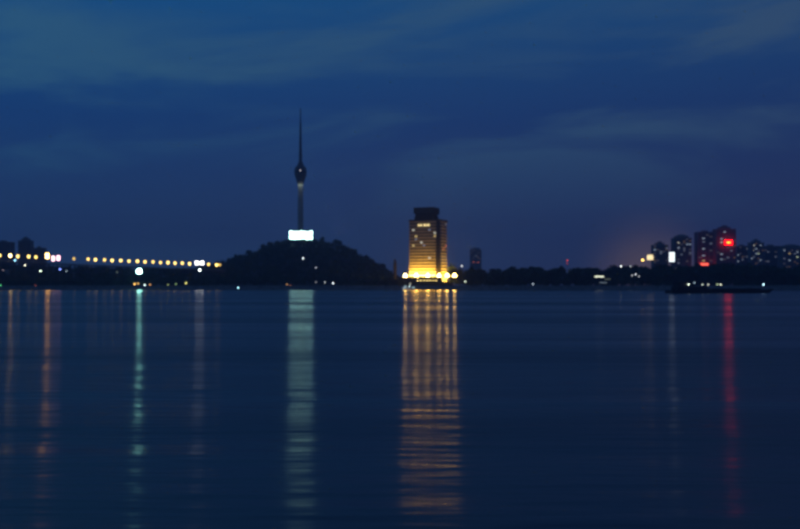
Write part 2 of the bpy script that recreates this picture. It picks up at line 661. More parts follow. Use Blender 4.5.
MB().box(0, SL, -8.4, 8.4, -10.2, -9.9).build('lower_deck', M['steel'], bridge)
for q in (40, 120, 200, 280):
    tz = LZ0 - LAMP_H - 10.6 - q * math.tan(pitch)
    pr = MB()
    hgt = tz - GZ + 1.5
    pr.box(-2.6, 2.6, -9.5, 9.5, -hgt, -2.0).box(-3.4, 3.4, -10.2, 10.2, -2.0, 0).box(-4, 4, -11, 11, -hgt, -hgt + 3)
    link('pier', pr.mesh('pier', M['concrete']), bridge, (q, 0, -10.6), (0, -pitch, 0))

lampcol = (1.0, 0.64, 0.15)


def make_bridge_lamp(strength):
    root = thing('street_lamp', 'x', 'street lamp')
    MB().tube((0, 0, 0), (0, 0, LAMP_H), 0.14, 0.09, 8).box(-.3, .3, -.3, .3, 0, .5).build('pole', M['steel_pale'], root)
    MB().tube((0, 0, LAMP_H), (0, -1.6, LAMP_H + 0.35), 0.07, 0.06, 6).build('arm', M['steel_pale'], root)
    hd = MB().box(-.42, .42, -2.5, -1.3, LAMP_H + .30, LAMP_H + .55).build('lamp_head', M['steel_pale'], root)
    MB().lathe([(0.8, -3.2), (1.5, -1.9), (1.6, 0.0), (0.9, 0.28)], 6, (0, -1.9, LAMP_H)).build('lens', glow(lampcol, strength), hd)
    return root


LAMPS = [(0, 1.0, 0), (10, 0, 1), (18, 1, 0), (28.5, 0, 0), (36, 1, 0), (74, 1, 2), (88, 0, 0), (95.5, 1, 0), (104.5, 0, 0), (112.2, 1, 0),
         (120.7, 0, 0), (129, 1, 0), (137.4, 0, 0), (145, 1, 0), (153, 0, 0), (160.5, 1, 0), (168, 0, 0), (175, 1, 0), (182.4, 0, 0),
         (189.6, 1, 0), (208.7, 0, 0), (216.5, 1, 0), (219.7, 0, 2)]
lp = {0: make_bridge_lamp(4.6), 1: make_bridge_lamp(36), 2: make_bridge_lamp(1.5)}
lp[3] = make_bridge_lamp(3.6); lp[4] = make_bridge_lamp(6)
lused = set()
rl_ = random.Random(3)
for px, side, kd in LAMPS:
    if kd == 0:
        kd = rl_.choice((0, 3, 4))
    off = BN * (9.7 if side else -9.7)
    k = (px - 400) / F
    a = P0 + off
    t = (k * a.y - a.x) / (BU.x - k * BU.y)
    p = a + BU * t
    o = lp[kd] if kd not in lused else copy_tree(lp[kd])
    lused.add(kd)
    o.location = (p.x, p.y, LZ0 - LAMP_H - t * math.tan(pitch))
    o.rotation_euler = (0, 0, bz if side else bz + math.pi)
    if kd == 1:
        tag(o, 'extra bright amber street lamp among the plain ones on the bridge', 'street lamp', 'street lamps along the bridge')
    elif kd == 2:
        tag(o, 'faint, almost dark street lamp on the bridge railing', 'street lamp', 'street lamps along the bridge')
    else:
        tag(o, 'warm yellow street lamp in the even row along the bridge', 'street lamp', 'street lamps along the bridge')


# ------------------------------------------------------------------ lamps on masts
def flood_mast(px, py, Y, gz, cols, rows, sp, col, strength, size, label, head='flat', group=None):
    p = at(px, py, Y)
    h = p.z - gz
    root = thing('floodlight_mast', label, 'floodlight', (p.x, p.y, gz), 0, group)
    MB().tube((0, 0.5, -0.5), (0, 0.5, h + rows * sp * .5), 0.28, 0.16, 8).build('pole', M['steel_pale'], root)
    fr = MB()
    for r in range(rows):
        z = h + (r - (rows - 1) / 2) * sp
        fr.box(-cols * sp / 2, cols * sp / 2, 0.15, 0.35, z - .1, z + .1)
    fr.build('crossbar', M['steel_pale'], root)
    for r in range(rows):
        for c in range(cols):
            x = (c - (cols - 1) / 2) * sp
            z = h + (r - (rows - 1) / 2) * sp
            s = size / 2 * (0.62 if rows == cols == 3 and r != 1 and c != 1 else 1.0)
            f = MB().box(x - s, x + s, -.35, .14, z - s, z + s).build('floodlight', M['steel'], root)
            MB().disc((x, -.37, z), s * .97).build('lens', glow(col, strength, True), f)
    return root


def lamp(px, py, Y, gz, r, col, strength, label, cat='lamp', group=None, name='post_lamp'):
    p = at(px, py, Y)
    h = p.z - gz
    root = thing(name, label, cat, (p.x, p.y, gz), 0, group)
    MB().tube((0, 0, -0.5), (0, 0, max(0.3, h - r)), 0.11, 0.07, 8).lathe([(.3, 0), (.3, .3), (.12, .5)], 8).build('post', M['steel_pale'], root)
    MB().ball((0, 0, h), r, 8, 6).build('lamp_globe', glow(col, strength), root, None, True)
    MB().lathe([(r * .75, 0), (r * .7, .12), (.05, .25)], 10, (0, 0, h + r * .72)).build('cap', M['steel'], root)
    return root


flood_mast(47.3, 256, 1286, GZ, 2, 3, 2.3, (1.0, 0.48, 0.08), 46, 2.2, 'tall mast of orange-white floodlights before the bridge, beside the pinkish pair')
flood_mast(53.3, 258.5, 1286, GZ, 2, 3, 2.2, (1.0, 0.55, 0.60), 7, 2.1, 'mast with a pink-white bank of floodlights between two others on the bridge')
flood_mast(58.5, 258, 1286, GZ, 2, 3, 2.2, (1.0, 0.50, 0.60), 7, 2.1, 'mast with pink-white floodlights, last of three close together toward the lone faint lamp')
flood_mast(196.8, 263, 1290, GZ, 2, 2, 2.3, (0.95, 0.92, 0.92), 13, 2.2, 'white floodlight mast by the bridge end, next to the last row of yellow lamps')
flood_mast(202, 263, 1290, GZ, 2, 2, 2.3, (0.95, 0.92, 0.92), 13, 2.2, 'white floodlight mast by the bridge end, on the hill side of its twin')
flood_mast(199.7, 270, 1270, GZ, 1, 1, 1.9, (0.85, 1.0, 0.90), 26, 2.0, 'lower single white floodlight under the two masts at the bridge end')
flood_mast(139.2, 271.3, 1218, GZ, 3, 3, 1.95, (0.36, 1.0, 0.84), 110, 1.95, 'brilliant teal-white floodlight mast on the bank below the bridge lamps')

W = (0.85, 0.95, 1.0)
for a in [
    (15, 260.3, 1240, 0.8, (0.30, 0.75, 1.0), 9, 'blue-cyan post lamp just under two bridge lamps'),
    (25, 265.3, 1236, 0.7, (1.0, 0.95, 0.7), 7, 'small cream post lamp on the bank under the bridge'),
    (40.5, 271, 1230, 0.75, (0.80, 1.0, 0.75), 9, 'greenish-white post lamp on the bank below the floodlight masts'),
    (60, 269.3, 1230, 0.8, (0.20, 0.30, 1.0), 8, 'deep blue post lamp on the bank below the floodlight masts'),
    (66.5, 271, 1230, 0.6, (0.6, 0.8, 0.9), 2.0, 'dim grey-white post lamp next to the deep blue one'),
    (3, 270, 1230, 0.6, (0.9, 0.7, 0.8), 0.9, 'very dim pinkish post lamp on the bank below the bridge'),
    (0.6, 285.5, 1207, 0.8, (0.15, 1.0, 0.35), 5, 'green post lamp low beside the water'),
    (35.5, 285.3, 1207, 0.5, (1.0, 0.25, 0.15), 1.2, 'tiny dull red lamp low on the embankment'),
    (134.5, 284, 1208, 1.0, (1.0, 0.55, 0.12), 4.5, 'amber bank lamp just under the teal floodlight, larger of two'),
    (138, 283.6, 1208, 0.9, (1.0, 0.60, 0.15), 2.5, 'amber bank lamp just under the teal floodlight, touching a larger one'),
    (144.7, 285, 1207, 0.8, (0.75, 1.0, 0.95), 6, 'small bluish-white bank lamp between amber lamps at the waterside'),
    (150, 284.5, 1207, 0.8, (1.0, 0.5, 0.18), 2.0, 'dull orange bank lamp beside the small bluish-white one'),
    (168, 284.7, 1207, 0.8, (0.7, 0.9, 0.35), 0.8, 'very dim green-yellow bank lamp in the scrub, first of two'),
    (176, 284, 1207, 0.8, (0.6, 1.0, 0.4), 0.9, 'very dim green bank lamp in the scrub, second of two'),
    (186, 283, 1207, 1.0, (0.9, 0.85, 0.25), 2.6, 'yellow-green bank lamp amid shrubs near the bridge end'),
    (117, 272, 1230, 0.6, (0.6, 0.8, 0.7), 0.7, 'faint grey-green post lamp on the dark bank before the teal floodlight'),
    (325, 282.3, 1207, 0.6, W, 2.2, 'dim white lamp at the foot of the hill beside a brighter one'),
    (333, 283.2, 1207, 0.75, W, 5, 'bright white lamp at the foot of the hill by the water'),
    (316, 282, 1207, 0.6, (0.8, 0.8, 0.9), 1.0, 'very faint white lamp at the foot of the hill'),
    (287, 284.3, 1207, 0.6, (1.0, 0.5, 0.2), 2.2, 'small orange lamp at the foot of the hill'),
    (290.5, 285.2, 1207, 0.5, (1.0, 0.45, 0.2), 1.0, 'tiny orange lamp at the foot of the hill, paler twin of the first'),
    (461.8, 266, 1225, 0.7, (0.95, 0.95, 0.9), 4, 'tall white post lamp above the trees just right of the hotel'),
    (465.3, 281.5, 1206, 0.7, (0.85, 1.0, 0.8), 4, 'low greenish-white post lamp on the bank right of the hotel'),
    (533, 284, 1206, 0.7, (0.7, 0.85, 1.0), 2.6, 'lonely dim bluish lamp low on the dark bank'),
    (621, 266.3, 1212, 0.75, (0.95, 1.0, 0.95), 5, 'white post lamp at the top of the tree belt'),
    (630.6, 266.3, 1212, 0.7, (0.85, 0.95, 1.0), 1.6, 'dimmer white post lamp at the top of the tree belt'),
    (632, 275.3, 1208, 0.6, (0.9, 0.95, 1.0), 2.2, 'white post lamp halfway up the tree belt, lowest of a trio'),
    (635.7, 274.3, 1208, 0.6, (0.9, 0.95, 1.0), 3.5, 'white post lamp halfway up the tree belt, middle of a trio'),
    (639, 276.3, 1208, 0.6, (0.9, 0.95, 1.0), 2.0, 'white post lamp halfway up the tree belt, last of a trio'),
    (667.5, 288, 1202, 0.7, (1.0, 0.35, 0.25), 1.6, 'dull red lamp low at the waterline behind the barge stern'),
]:
    lamp(a[0], a[1], a[2], GZ if a[2] > 1203 else 1.0, a[3], a[4], a[5], a[6])


def hill_lamp(px, py, r, col, st, label):
    for Y in np.arange(1240, 1745, 3.0):
        p = at(px, py, Y)
        if p.z - float(hill_z(p.x, Y)) < 13.0:
            break
    lamp(px, py, float(Y), float(hill_z(p.x, Y)), r, col, st, label)


hill_lamp(303, 258.4, 0.8, W, 6, 'white path lamp in the trees halfway up the hill under the sign')
hill_lamp(316, 267.5, 0.8, (0.8, 0.85, 1.0), 1.6, 'faint path lamp low on the dark hillside')

# lit strip panels between the trees
for px0, px1, py, ht, col, st, lab in [
    (594.5, 604, 276.6, 1.7, (0.95, 1.0, 0.75), 1.6, 'long bright white light box on two posts before the tree belt'),
    (604.5, 610.5, 279.2, 1.3, (0.5, 0.6, 0.45), 0.22, 'short dim light box beside the long bright one'),
    (599.5, 607, 282.6, 1.3, (0.5, 0.65, 0.8), 0.28, 'dim bluish light box low by the water under the bright one'),
]:
    a, b = at(px0, py, 1206), at(px1, py, 1206)
    wd = b.x - a.x
    root = thing('light_box', lab, 'light box', (a.x, 1206, GZ))
    h = a.z - GZ
    MB().box(0, wd, 0, 0.5, h - ht / 2, h + ht / 2).build('cabinet', M['steel'], root)
    MB().box(0.1, wd - 0.1, -.06, -.01, h - ht / 2 + .1, h + ht / 2 - .1).build('lit_face', glow(col, st), root)
    for x in (wd * .2, wd * .8):
        MB().tube((x, 0.25, -.5), (x, 0.25, h - ht / 2), 0.12, 0.12, 8).build('post', M['steel_pale'], root)

# ------------------------------------------------------------------ broadcast tower
tp = at(300.5, 236, RY)
tz0 = float(hill_z(tp.x, RY)) - 1
TH = at(300, 110, RY).z - tz0
tower = thing('broadcast_tower', 'tall slim concrete broadcast tower with round pod and long antenna on the hill', 'tower', (tp.x, RY, tz0))


def tzz(py):
    return at(300, py, RY).z - tz0


MB().lathe([(7.5, 0), (5.6, 8), (5.0, 25), (4.5, tzz(183))], 24).build('shaft', M['concrete'], tower, None, True)
pod = MB().lathe([(4.6, tzz(184)), (6.0, tzz(182.5)), (7.2, tzz(180.5)), (9.6, tzz(176.5)), (10.6, tzz(173.5)), (10.8, tzz(171)), (10.0, tzz(168.5)),
                  (7.6, tzz(166.5)), (5.2, tzz(165.2)), (4.6, tzz(163)), (3.4, tzz(162))], 32).build('pod', M['concrete_dark'], tower, None, True)
MB().lathe([(10.72, tzz(173.0)), (10.95, tzz(172.6)), (10.95, tzz(171.2)), (10.6, tzz(170.8))], 32).build('window_band', M['glass'], pod)
MB().ball((1.0, -11.0, tzz(171.2)), 1.0, 10, 6).build('beacon', glow((0.95, 0.9, 1.0), 1.3), pod)
MB().lathe([(4.75, tzz(184.6)), (5.1, tzz(184.3)), (5.1, tzz(183.7)), (4.75, tzz(183.5))], 24).build('lamp_ring', glow((0.75, 0.95, 0.7), 0.16), tower)
an = MB()
for (y0, y1, r0, r1) in [(162.5, 150, 2.9, 2.5), (150, 138, 2.3, 2.1), (138, 124, 1.8, 1.6), (124, 108, 1.2, 0.6)]:
    an.lathe([(r0, tzz(y0)), (r1, tzz(y1))], 12)
an.build('antenna_mast', M['steel'], tower)
for y in (162, 156, 150, 144, 138, 131, 124):
    MB().lathe([(3.3 if y > 150 else 2.5 if y > 130 else 1.7, tzz(y)), (3.3 if y > 150 else 2.5 if y > 130 else 1.7, tzz(y) + 0.6)], 16).build('antenna_ring', M['steel'], tower)
for k in range(2):
    f = MB().box(-0.8, 0.8, -0.4, 0.4, 0, 1.2).box(-1.0, 1.0, -.72, -.62, -1.3, 1.1).build('shaft_floodlight', M['steel'], pod, ((-3.5, 3.5)[k], -6.4, tzz(182.2) - 2.6))
    l = MB().quad((-.7, -.5, 0), (-.7, .5, 0), (.7, .5, 0), (.7, -.5, 0)).build('lens', glow((0.80, 1.0, 0.85), 34, True), f, (0, .3, -.35))
    l.rotation_euler = (R(30), 0, 0)

# the bright sign at its foot
sa, sb = at(289.4, 239.8, 1722), at(312.6, 230.6, 1722)
sw, sh = sb.x - sa.x, sb.z - sa.z
sgz = float(hill_z((sa.x + sb.x) / 2, 1722))
sign = thing('illuminated_sign', 'huge glaring white illuminated sign on the hilltop at the foot of the tower', 'sign', (sa.x, 1722, sgz))
zb = sa.z - sgz
MB().box(-.5, sw + .5, 0.35, 1.6, zb - .4, zb + sh + .4).build('backing', M['steel'], sign)
# two rows of lit characters, too overexposed to read
for r in range(2):
    nc = (6, 7)[r]
    for c in range(nc):
        e_ = (1.2, 0.1, 1.7, 0.4, 1.4, 0.2, 0.9)[(c * 3 + r) % 7]
        x0, x1 = c * sw / nc + .08, (c + 1) * sw / nc - .08
        z0, z1 = zb + r * sh / 2 + (.35 if r else e_), zb + (r + 1) * sh / 2 - (e_ if r else .35)
        q = 1.3
        lpn = MB().box(x0 + q, x1 - q, -0.1, 0.32, z0 + .2, z1 - .2).build('letter', M['steel'], sign)
        fc = MB()
        pts = [(x0 + q, z0), (x1 - q, z0), (x1, z0 + q), (x1, z1 - q), (x1 - q, z1), (x0 + q, z1), (x0, z1 - q), (x0, z0 + q)]
        fc.v = [(a, -.12, b) for a, b in pts]
        fc.f = [tuple(range(8))]
        fc.build('lit_face', glow((0.50, 1.0, 0.90), 9.2, True), lpn)
for k in range(6):
    x = (k + .5) * sw / 6
    MB().tube((x, 1.0, -2), (x, 1.0, zb), 0.25, 0.25, 8).build('post', M['steel'], sign)

# ------------------------------------------------------------------ hotel
TH_H = R(20)
HW, HD = 41.0, 29.0
hl = at(409.3, 280, 1272)
hc = Vector((hl.x + HW / 2 * math.cos(TH_H), 1272 - HW / 2 * math.sin(TH_H), GZ))
hotel = thing('hotel', 'floodlit twenty-storey hotel tower glowing amber toward its base, dark crown on top', 'hotel', hc, -TH_H)
HB = 5.0                      # first storey above podium
NS, SHH = 19, 3.95
HT = HB + NS * SHH
x0, x1 = -HW / 2, HW / 2
xr = x1 - 5.2
MB().box(x0 + .3, x1 - .7, 0.7, HD, -1, HT + 1.9).build('wall', M['brown'], hotel)
sp_m = MB().box(x0, xr, -0.7, 0.68, 0, 2.0).mesh('spandrel', M['beige'])
sp_s = MB().box(x1 - .68, x1 + .7, 1.6, HD - .6, 0, 2.0).mesh('spandrel', M['beige'])
for k in range(NS + 1):
    hgt = HB + k * SHH
    link('spandrel', sp_m, hotel, (0, 0, hgt))
    link('spandrel', sp_s, hotel, (0, 0, hgt))
NBAY, NSB = 10, 6
bw = (xr - x0) / NBAY
sbw = (HD - 2.2) / NSB
win = MB().box(-bw / 2 + .25, bw / 2 - .25, -.06, .06, 0, 1.9)
wm = {None: win.mesh('window', M['glass'])}
swin = MB().box(-.06, .06, -sbw / 2 + .3, sbw / 2 - .3, 0, 1.9)
swm = {None: swin.mesh('window', M['glass'])}
for k in GLASS_LIT:
    wm[k] = win.mesh('window', GLASS_LIT[k])
    swm[k] = swin.mesh('window', GLASS_LIT[k])


def cell_of(px, py):
    """photo pixel on the hotel -> (face, storey, bay)"""
    cth, sth = math.cos(TH_H), math.sin(TH_H)
    k = (px - 400) / F
    u = (k * hc.y - hc.x) / (cth + k * sth)
    if u < xr:
        p = at(px, py, hc.y - u * sth)
        return 'm', int((p.z - GZ - HB - 1.0) // SHH), int((u - x0) // bw)
    corner = Vector((hc.x + x1 * cth, hc.y - x1 * sth))
    v = (k * corner.y - corner.x) / (sth - k * cth)
    p = at(px, py, corner.y + v * cth)
    return 's', int((p.z - GZ - HB - 1.0) // SHH), int((v - 1.4) // sbw)


lit = {}
for px, py, kd in [(414, 229.5, 'bright'), (417, 235, 'warm'), (416.5, 239, 'dim'), (435, 231.5, 'bright'), (434.5, 234.5, 'warm'), (413.5, 246, 'warm'),
                   (420, 243, 'bright'), (423, 246, 'dim'), (429, 229.5, 'dim'), (446.5, 225, 'dim'), (446, 246, 'red'), (444.5, 248, 'red'),
                   (429, 259, 'bright')]:
    lit[cell_of(px, py)] = kd
for s in range(NS):
    for b in range(NBAY):
        link('window', wm[lit.get(('m', s, b))], hotel, (x0 + (b + .5) * bw, 0.55, HB + s * SHH + 2.03))
    for b in range(NSB):
        link('window', swm[lit.get(('s', s, b))], hotel, (x1 - .62, 1.5 + (b + .5) * sbw, HB + s * SHH + 2.03))
mull = MB().box(-.16, .16, 0.2, 0.69, HB, HT).mesh('mullion', M['brown'])
for b in range(NBAY + 1):
    link('mullion', mull, hotel, (x0 + b * bw + (.2 if b == 0 else -.2 if b == NBAY else 0), 0, 0))
MB().box(x0 - .6, x1 + .9, -1.0, HD + .5, HT + 2.01, HT + 4.2).build('parapet', M['brown'], hotel)
# crown
cx = -2.0
rf = MB()
rf.box(cx - 13, cx + 13, 4, 24, HT + 4.2, HT + 8.5).box(cx - 12.2, cx + 12.2, 4.8, 23.2, HT + 8.5, HT + 12.0)
rf.box(cx - 13.8, cx + 13.8, 3.2, 24.8, HT + 12.0, HT + 20.0)
rf.build('roof_crown', M['brown'], hotel)
cw = MB().box(-1.1, 1.1, -.05, .05, 0, 3.2).mesh('crown_window', M['glass'])
for k in range(9):
    link('crown_window', cw, hotel, (cx - 12 + 3 * k, 3.16, HT + 13.4))
# lettering on the parapet: four lit characters seen only as bars of light
for px0, px1 in [(418.2, 420.1), (420.6, 422.4), (423.6, 426.6), (427.0, 429.8)]:
    def u_of(px):
        k = (px - 400) / F
        return (k * hc.y - hc.x) / (math.cos(TH_H) + k * math.sin(TH_H))
    a, b = u_of(px0), u_of(px1)
    z = at(424, 225.2, hc.y).z - GZ
    lt = MB()
    for q in range(3):
        lt.box(a, b, -1.35, -1.05, z - 1.25 + q * 0.95, z - .65 + q * 0.95)
    lt.box((a + b) / 2 - .2, (a + b) / 2 + .2, -1.34, -1.06, z - 1.24, z + 1.84)
    lt.build('sign_letter', glow((1.0, 0.78, 0.35), 1.5), hotel)
# podium
pod_ = MB().box(x0 - 5, x1 + 5, -9, -1.2, -1, 8.6).build('podium', M['brown'], hotel)
MB().box(x0 - 6, x1 + 6, -11, -0.8, 8.62, 9.2).build('canopy', M['brown'], hotel)
ew = MB().box(-1.7, 1.7, -.06, .06, 0, 3.6).mesh('entrance_window', M['glass'])
for k in range(11):
    link('entrance_window', ew, pod_, (x0 - 2 + k * 4.5, -9.1, 2.0))
for px in (418, 421, 424.3, 427.4, 430.4, 433.4, 436.4, 443):
    k = (px - 400) / F
    u = (k * (hc.y - 11) - hc.x) / (math.cos(TH_H) + k * math.sin(TH_H)) + 3.8
    MB().ball((u, -11.4, 7.2), 0.55, 10, 6).build('entrance_lamp', glow((1.0, 0.72, 0.22), 7), hotel)
# facade floodlights on the podium roof
fcol = (1.0, 0.58, 0.085)
MB().box(x0 - 6, x1 + 6, -11, -10.6, 9.204, 11.2).build('canopy_light_shield', M['brown'], hotel)  # added to keep the floodlight lenses from shining onto the river
for k in range(8):
    x = x0 + 2 + k * 5.2
    if x > xr + 1: break
    f = MB().box(-.9, .9, -.4, .4, 0, .9).build('facade_floodlight', M['steel'], hotel, (x, -5.0, 9.3))
    l = MB().quad((-.85, -.5, 0), (.85, -.5, 0), (.85, .5, 0), (-.85, .5, 0)).build('lens', glow(fcol, 3000, True), f, (0, 0.55, 1.15))
    l.rotation_euler = (R(-46), 0, 0)
for k in range(3):
    f = MB().box(-.4, .4, -.9, .9, 0, .9).build('facade_floodlight', M['steel'], hotel, (x1 + 7, 5 + k * 9, 4.3))
    l = MB().quad((-.5, -.85, 0), (.5, -.85, 0), (.5, .85, 0), (-.5, .85, 0)).build('lens', glow(fcol, 4200, True), f, (-.55, 0, 1.15))
    l.rotation_euler = (0, R(-28), 0)
MB().box(x1 + 5.2, x1 + 8.4, 0, HD, -1, 4.25).build('terrace', M['concrete_dark'], hotel)
MB().box(x1 + 8.42, x1 + 8.8, -1, HD, -1, 6.4).build('terrace_parapet', M['brown'], hotel)
MB().box(x1 + 5.2, x1 + 8.4, -1.4, -1.0, -1, 6.4).build('terrace_parapet', M['brown'], hotel)

# the six tall globe lamps on the quay
QY = 1218.0
QL = 150


def quay_lamp(px, py):
    p = at(px, py, QY)
    h = p.z - GZ
    root = thing('quay_lamp', 'tall quay mast with a glaring amber cluster of round floodlights in front of the hotel', 'lamp', (p.x, QY, GZ), 0,
                 'tall amber floodlight masts in front of the hotel')
    MB().tube((0, 0, -.4), (0, 0, h + .3), 0.2, 0.12, 10).lathe([(.5, 0), (.5, .6), (.22, 1.2)], 10).build('post', M['steel_pale'], root)
    MB().tube((-1.4, 0, h - 1.1), (1.4, 0, h - 1.1), .08).tube((0, -1.4, h - 1.1), (0, 1.4, h - 1.1), .08).build('bracket', M['steel_pale'], root)
    for dx_, dz_ in ((-1.05, -.62), (1.05, -.62), (0, 1.2)):
        hd = MB().tube((dx_, .55, h + dz_), (dx_, -.3, h + dz_), .55, 1.08, 10).build('floodlight', M['steel'], root)
        MB().disc((dx_, -.33, h + dz_), 1.02, 8).build('lens', glow((1.0, 0.57, 0.105), QL, True), hd)
    return root


for px, py in [(405.3, 275.6), (416.3, 275.3), (427.7, 275.4), (439, 275.4), (447, 275.3), (454.5, 275.4)]:
    quay_lamp(px, py)


# ------------------------------------------------------------------ tower blocks
wr_ = random.Random(11)


def tower_block(px0, px1, pyt, Y, label, lits=(), roof='flat', mt='block', turn=0.0, nb=5, group=None, name='tower_block', sh=3.2):
    a, b = at(px0, pyt, Y), at(px1, pyt, Y)
    wd = b.x - a.x
    dp = max(14, wd * .7)
    root = thing(name, label, 'building', ((a.x + b.x) / 2, Y, GZ), turn, group)
    H = a.z - GZ
    ns = int(H / sh)
    sh = H / ns
    MB().box(-wd / 2, wd / 2, 0, dp, -1, H).build('wall', M[mt], root)
    r = MB().box(-wd / 2 - .4, wd / 2 + .4, -.4, dp + .4, H + .004, H + 1.2)
    if roof == 'step':
        r.box(-wd * .28, wd * .28, dp * .2, dp * .8, H + 1.2, H + 5.0).box(-wd * .12, wd * .12, dp * .3, dp * .6, H + 5.0, H + 8.0)
    elif roof == 'gable':
        z = H + 1.2
        r.box(-wd * .36, wd * .36, dp * .1, dp * .9, z, z + 3.5)
        b0 = len(r.v)
        r.v += [(-wd * .36, dp * .1, z + 3.5), (wd * .36, dp * .1, z + 3.5), (wd * .36, dp * .9, z + 3.5), (-wd * .36, dp * .9, z + 3.5),
                (-wd * .12, dp * .5, z + 7), (wd * .12, dp * .5, z + 7)]
        r.f += [(b0, b0 + 1, b0 + 5, b0 + 4), (b0 + 1, b0 + 2, b0 + 5), (b0 + 2, b0 + 3, b0 + 4, b0 + 5), (b0 + 3, b0, b0 + 4)]
    else:
        r.box(-wd * .2, wd * .1, dp * .3, dp * .7, H + 1.2, H + 4.2)
    r.build('roof', M[mt], root)
    bw = wd / nb
    wmesh = MB().box(-bw * .34, bw * .34, -.08, .05, 0, sh * .55)
    cache = {None: wmesh.mesh('window', M['glass'])}
    L = {}
    for px, py, kd in lits:
        p = at(px, py, Y)
        L[(max(0, min(ns - 1, int((p.z - GZ) // sh))), max(0, min(nb - 1, int((p.x - a.x) // bw))))] = kd
    s0 = max(0, int((at(0, 266, Y).z - GZ) // sh) - 1)
    sl_ = MB().box(-wd / 2 - .5, wd / 2 + .5, -.9, -.004, 0, .35).mesh('balcony_slab', M[mt])
    for s in range(s0, ns):
        link('balcony_slab', sl_, root, (0, 0, s * sh + .1))
        for c in range(nb):
            kd = L.get((s, c))
            if kd is None and lits and wr_.random() < 0.09:
                kd = wr_.choice(('faint', 'faint', 'faint_warm'))
            if kd not in cache:
                cache[kd] = wmesh.mesh('window', GLASS_LIT[kd])
            link('window', cache[kd], root, (-wd / 2 + (c + .5) * bw, -.06, s * sh + sh * .28))
    return root


tower_block(653.5, 668.2, 245.5, 1900, 'squat dark apartment tower between two glaring white billboards', [
    (656.2, 250.4, 'cool'), (661, 251.5, 'dim'), (666, 248, 'dim'), (660, 254, 'dim')], 'step')
tower_block(674.2, 691.5, 238.5, 1900, 'pointed-roof apartment tower with cool lit windows beside the white billboard', [
    (678, 243, 'bright'), (678, 247.3, 'cool'), (690, 245, 'cool'), (687, 245, 'cool'), (681.7, 254.5, 'dim'), (690, 252.8, 'dim'), (678, 262.5, 'dim'), (684, 249, 'dim')], 'gable', nb=6)
tower_block(698, 716.5, 232.5, 1900, 'reddish apartment tower with a column of lit windows over a red sign', [
    (703, 238, 'cool'), (703, 241.5, 'dim'), (703, 249, 'cool'), (704.5, 256, 'cool'), (704.5, 260.6, 'warm'), (714.4, 251, 'cool'), (712, 244, 'dim')], 'flat', 'block_red_spill', nb=5)
tower_block(716.7, 736, 229.5, 1880, 'tallest apartment tower, carrying a burning red and yellow sign', [
    (720.4, 239.7, 'cool'), (721.4, 243, 'bright'), (723.8, 231.7, 'cool'), (720.7, 254.6, 'cool'), (720.7, 259.6, 'cool'), (732, 250, 'dim'), (728, 258, 'dim')], 'step', 'block_red_spill', nb=6)
tower_block(737, 750.5, 246.5, 2050, 'low dark apartment block next to the tower with the red and yellow sign', [
    (739, 255.5, 'cool'), (738, 261, 'cool'), (743, 260, 'dim'), (748, 249, 'dim'), (747, 256, 'dim')], 'flat', nb=6)
tower_block(750.7, 764, 243.0, 2000, 'apartment block with many lit windows, one bright greenish', [
    (754.8, 246, 'bright'), (760.7, 246, 'cool'), (756, 249, 'cool'), (759, 253.6, 'green'), (756.5, 254.5, 'cool'), (755, 257, 'dim'), (761, 259.6, 'cool'), (752, 259, 'cool'),
    (753, 251, 'dim')], 'step', nb=6)
tower_block(764.5, 782, 246.5, 2050, 'broad almost unlit apartment block between two lit ones', [
    (780, 260, 'dim'), (769, 252, 'dim'), (775, 256, 'dim'), (767, 262, 'dim')], 'flat', nb=7)
tower_block(783, 804, 248.0, 2000, 'apartment block with yellow lit windows at the end of the skyline', [
    (788.5, 253.3, 'green'), (790.5, 253.3, 'warm'), (784.5, 250, 'cool'), (794, 254.5, 'dim'), (796.6, 257, 'green'), (789, 260, 'cool'), (785, 258, 'dim'), (798, 252, 'cool')], 'gable', nb=8)
tower_block(470.3, 481.5, 250, 3000, 'lone hazy tower block far beyond the trees right of the hotel', [
    (473, 262, 'red'), (478, 262.5, 'red'), (476, 256, 'dim')], 'gable', nb=5, name='far_tower_block')
tower_block(18, 30.5, 241, 1850, 'dark unlit tower block far behind the bridge lamps, stepped roof', [], 'step', nb=5, name='far_tower_block')
tower_block(-6, 10.5, 242.5, 1850, 'dark unlit tower block far behind the bridge lamps, flat roof', [], 'flat', nb=6, name='far_tower_block')
tower_block(33, 44, 248.5, 1950, 'lower dark tower block behind the bridge next to the taller pair', [], 'flat', nb=5, name='far_tower_block')


def face_panel(root, x0, x1, z0, z1, m):
    p = MB().box(x0, x1, 0, .28, z0, z1).build('lit_panel', M['steel'], root)
    MB().quad((x0, -.02, z0), (x1, -.02, z0), (x1, -.02, z1), (x0, -.02, z1)).build('lit_face', m, p)


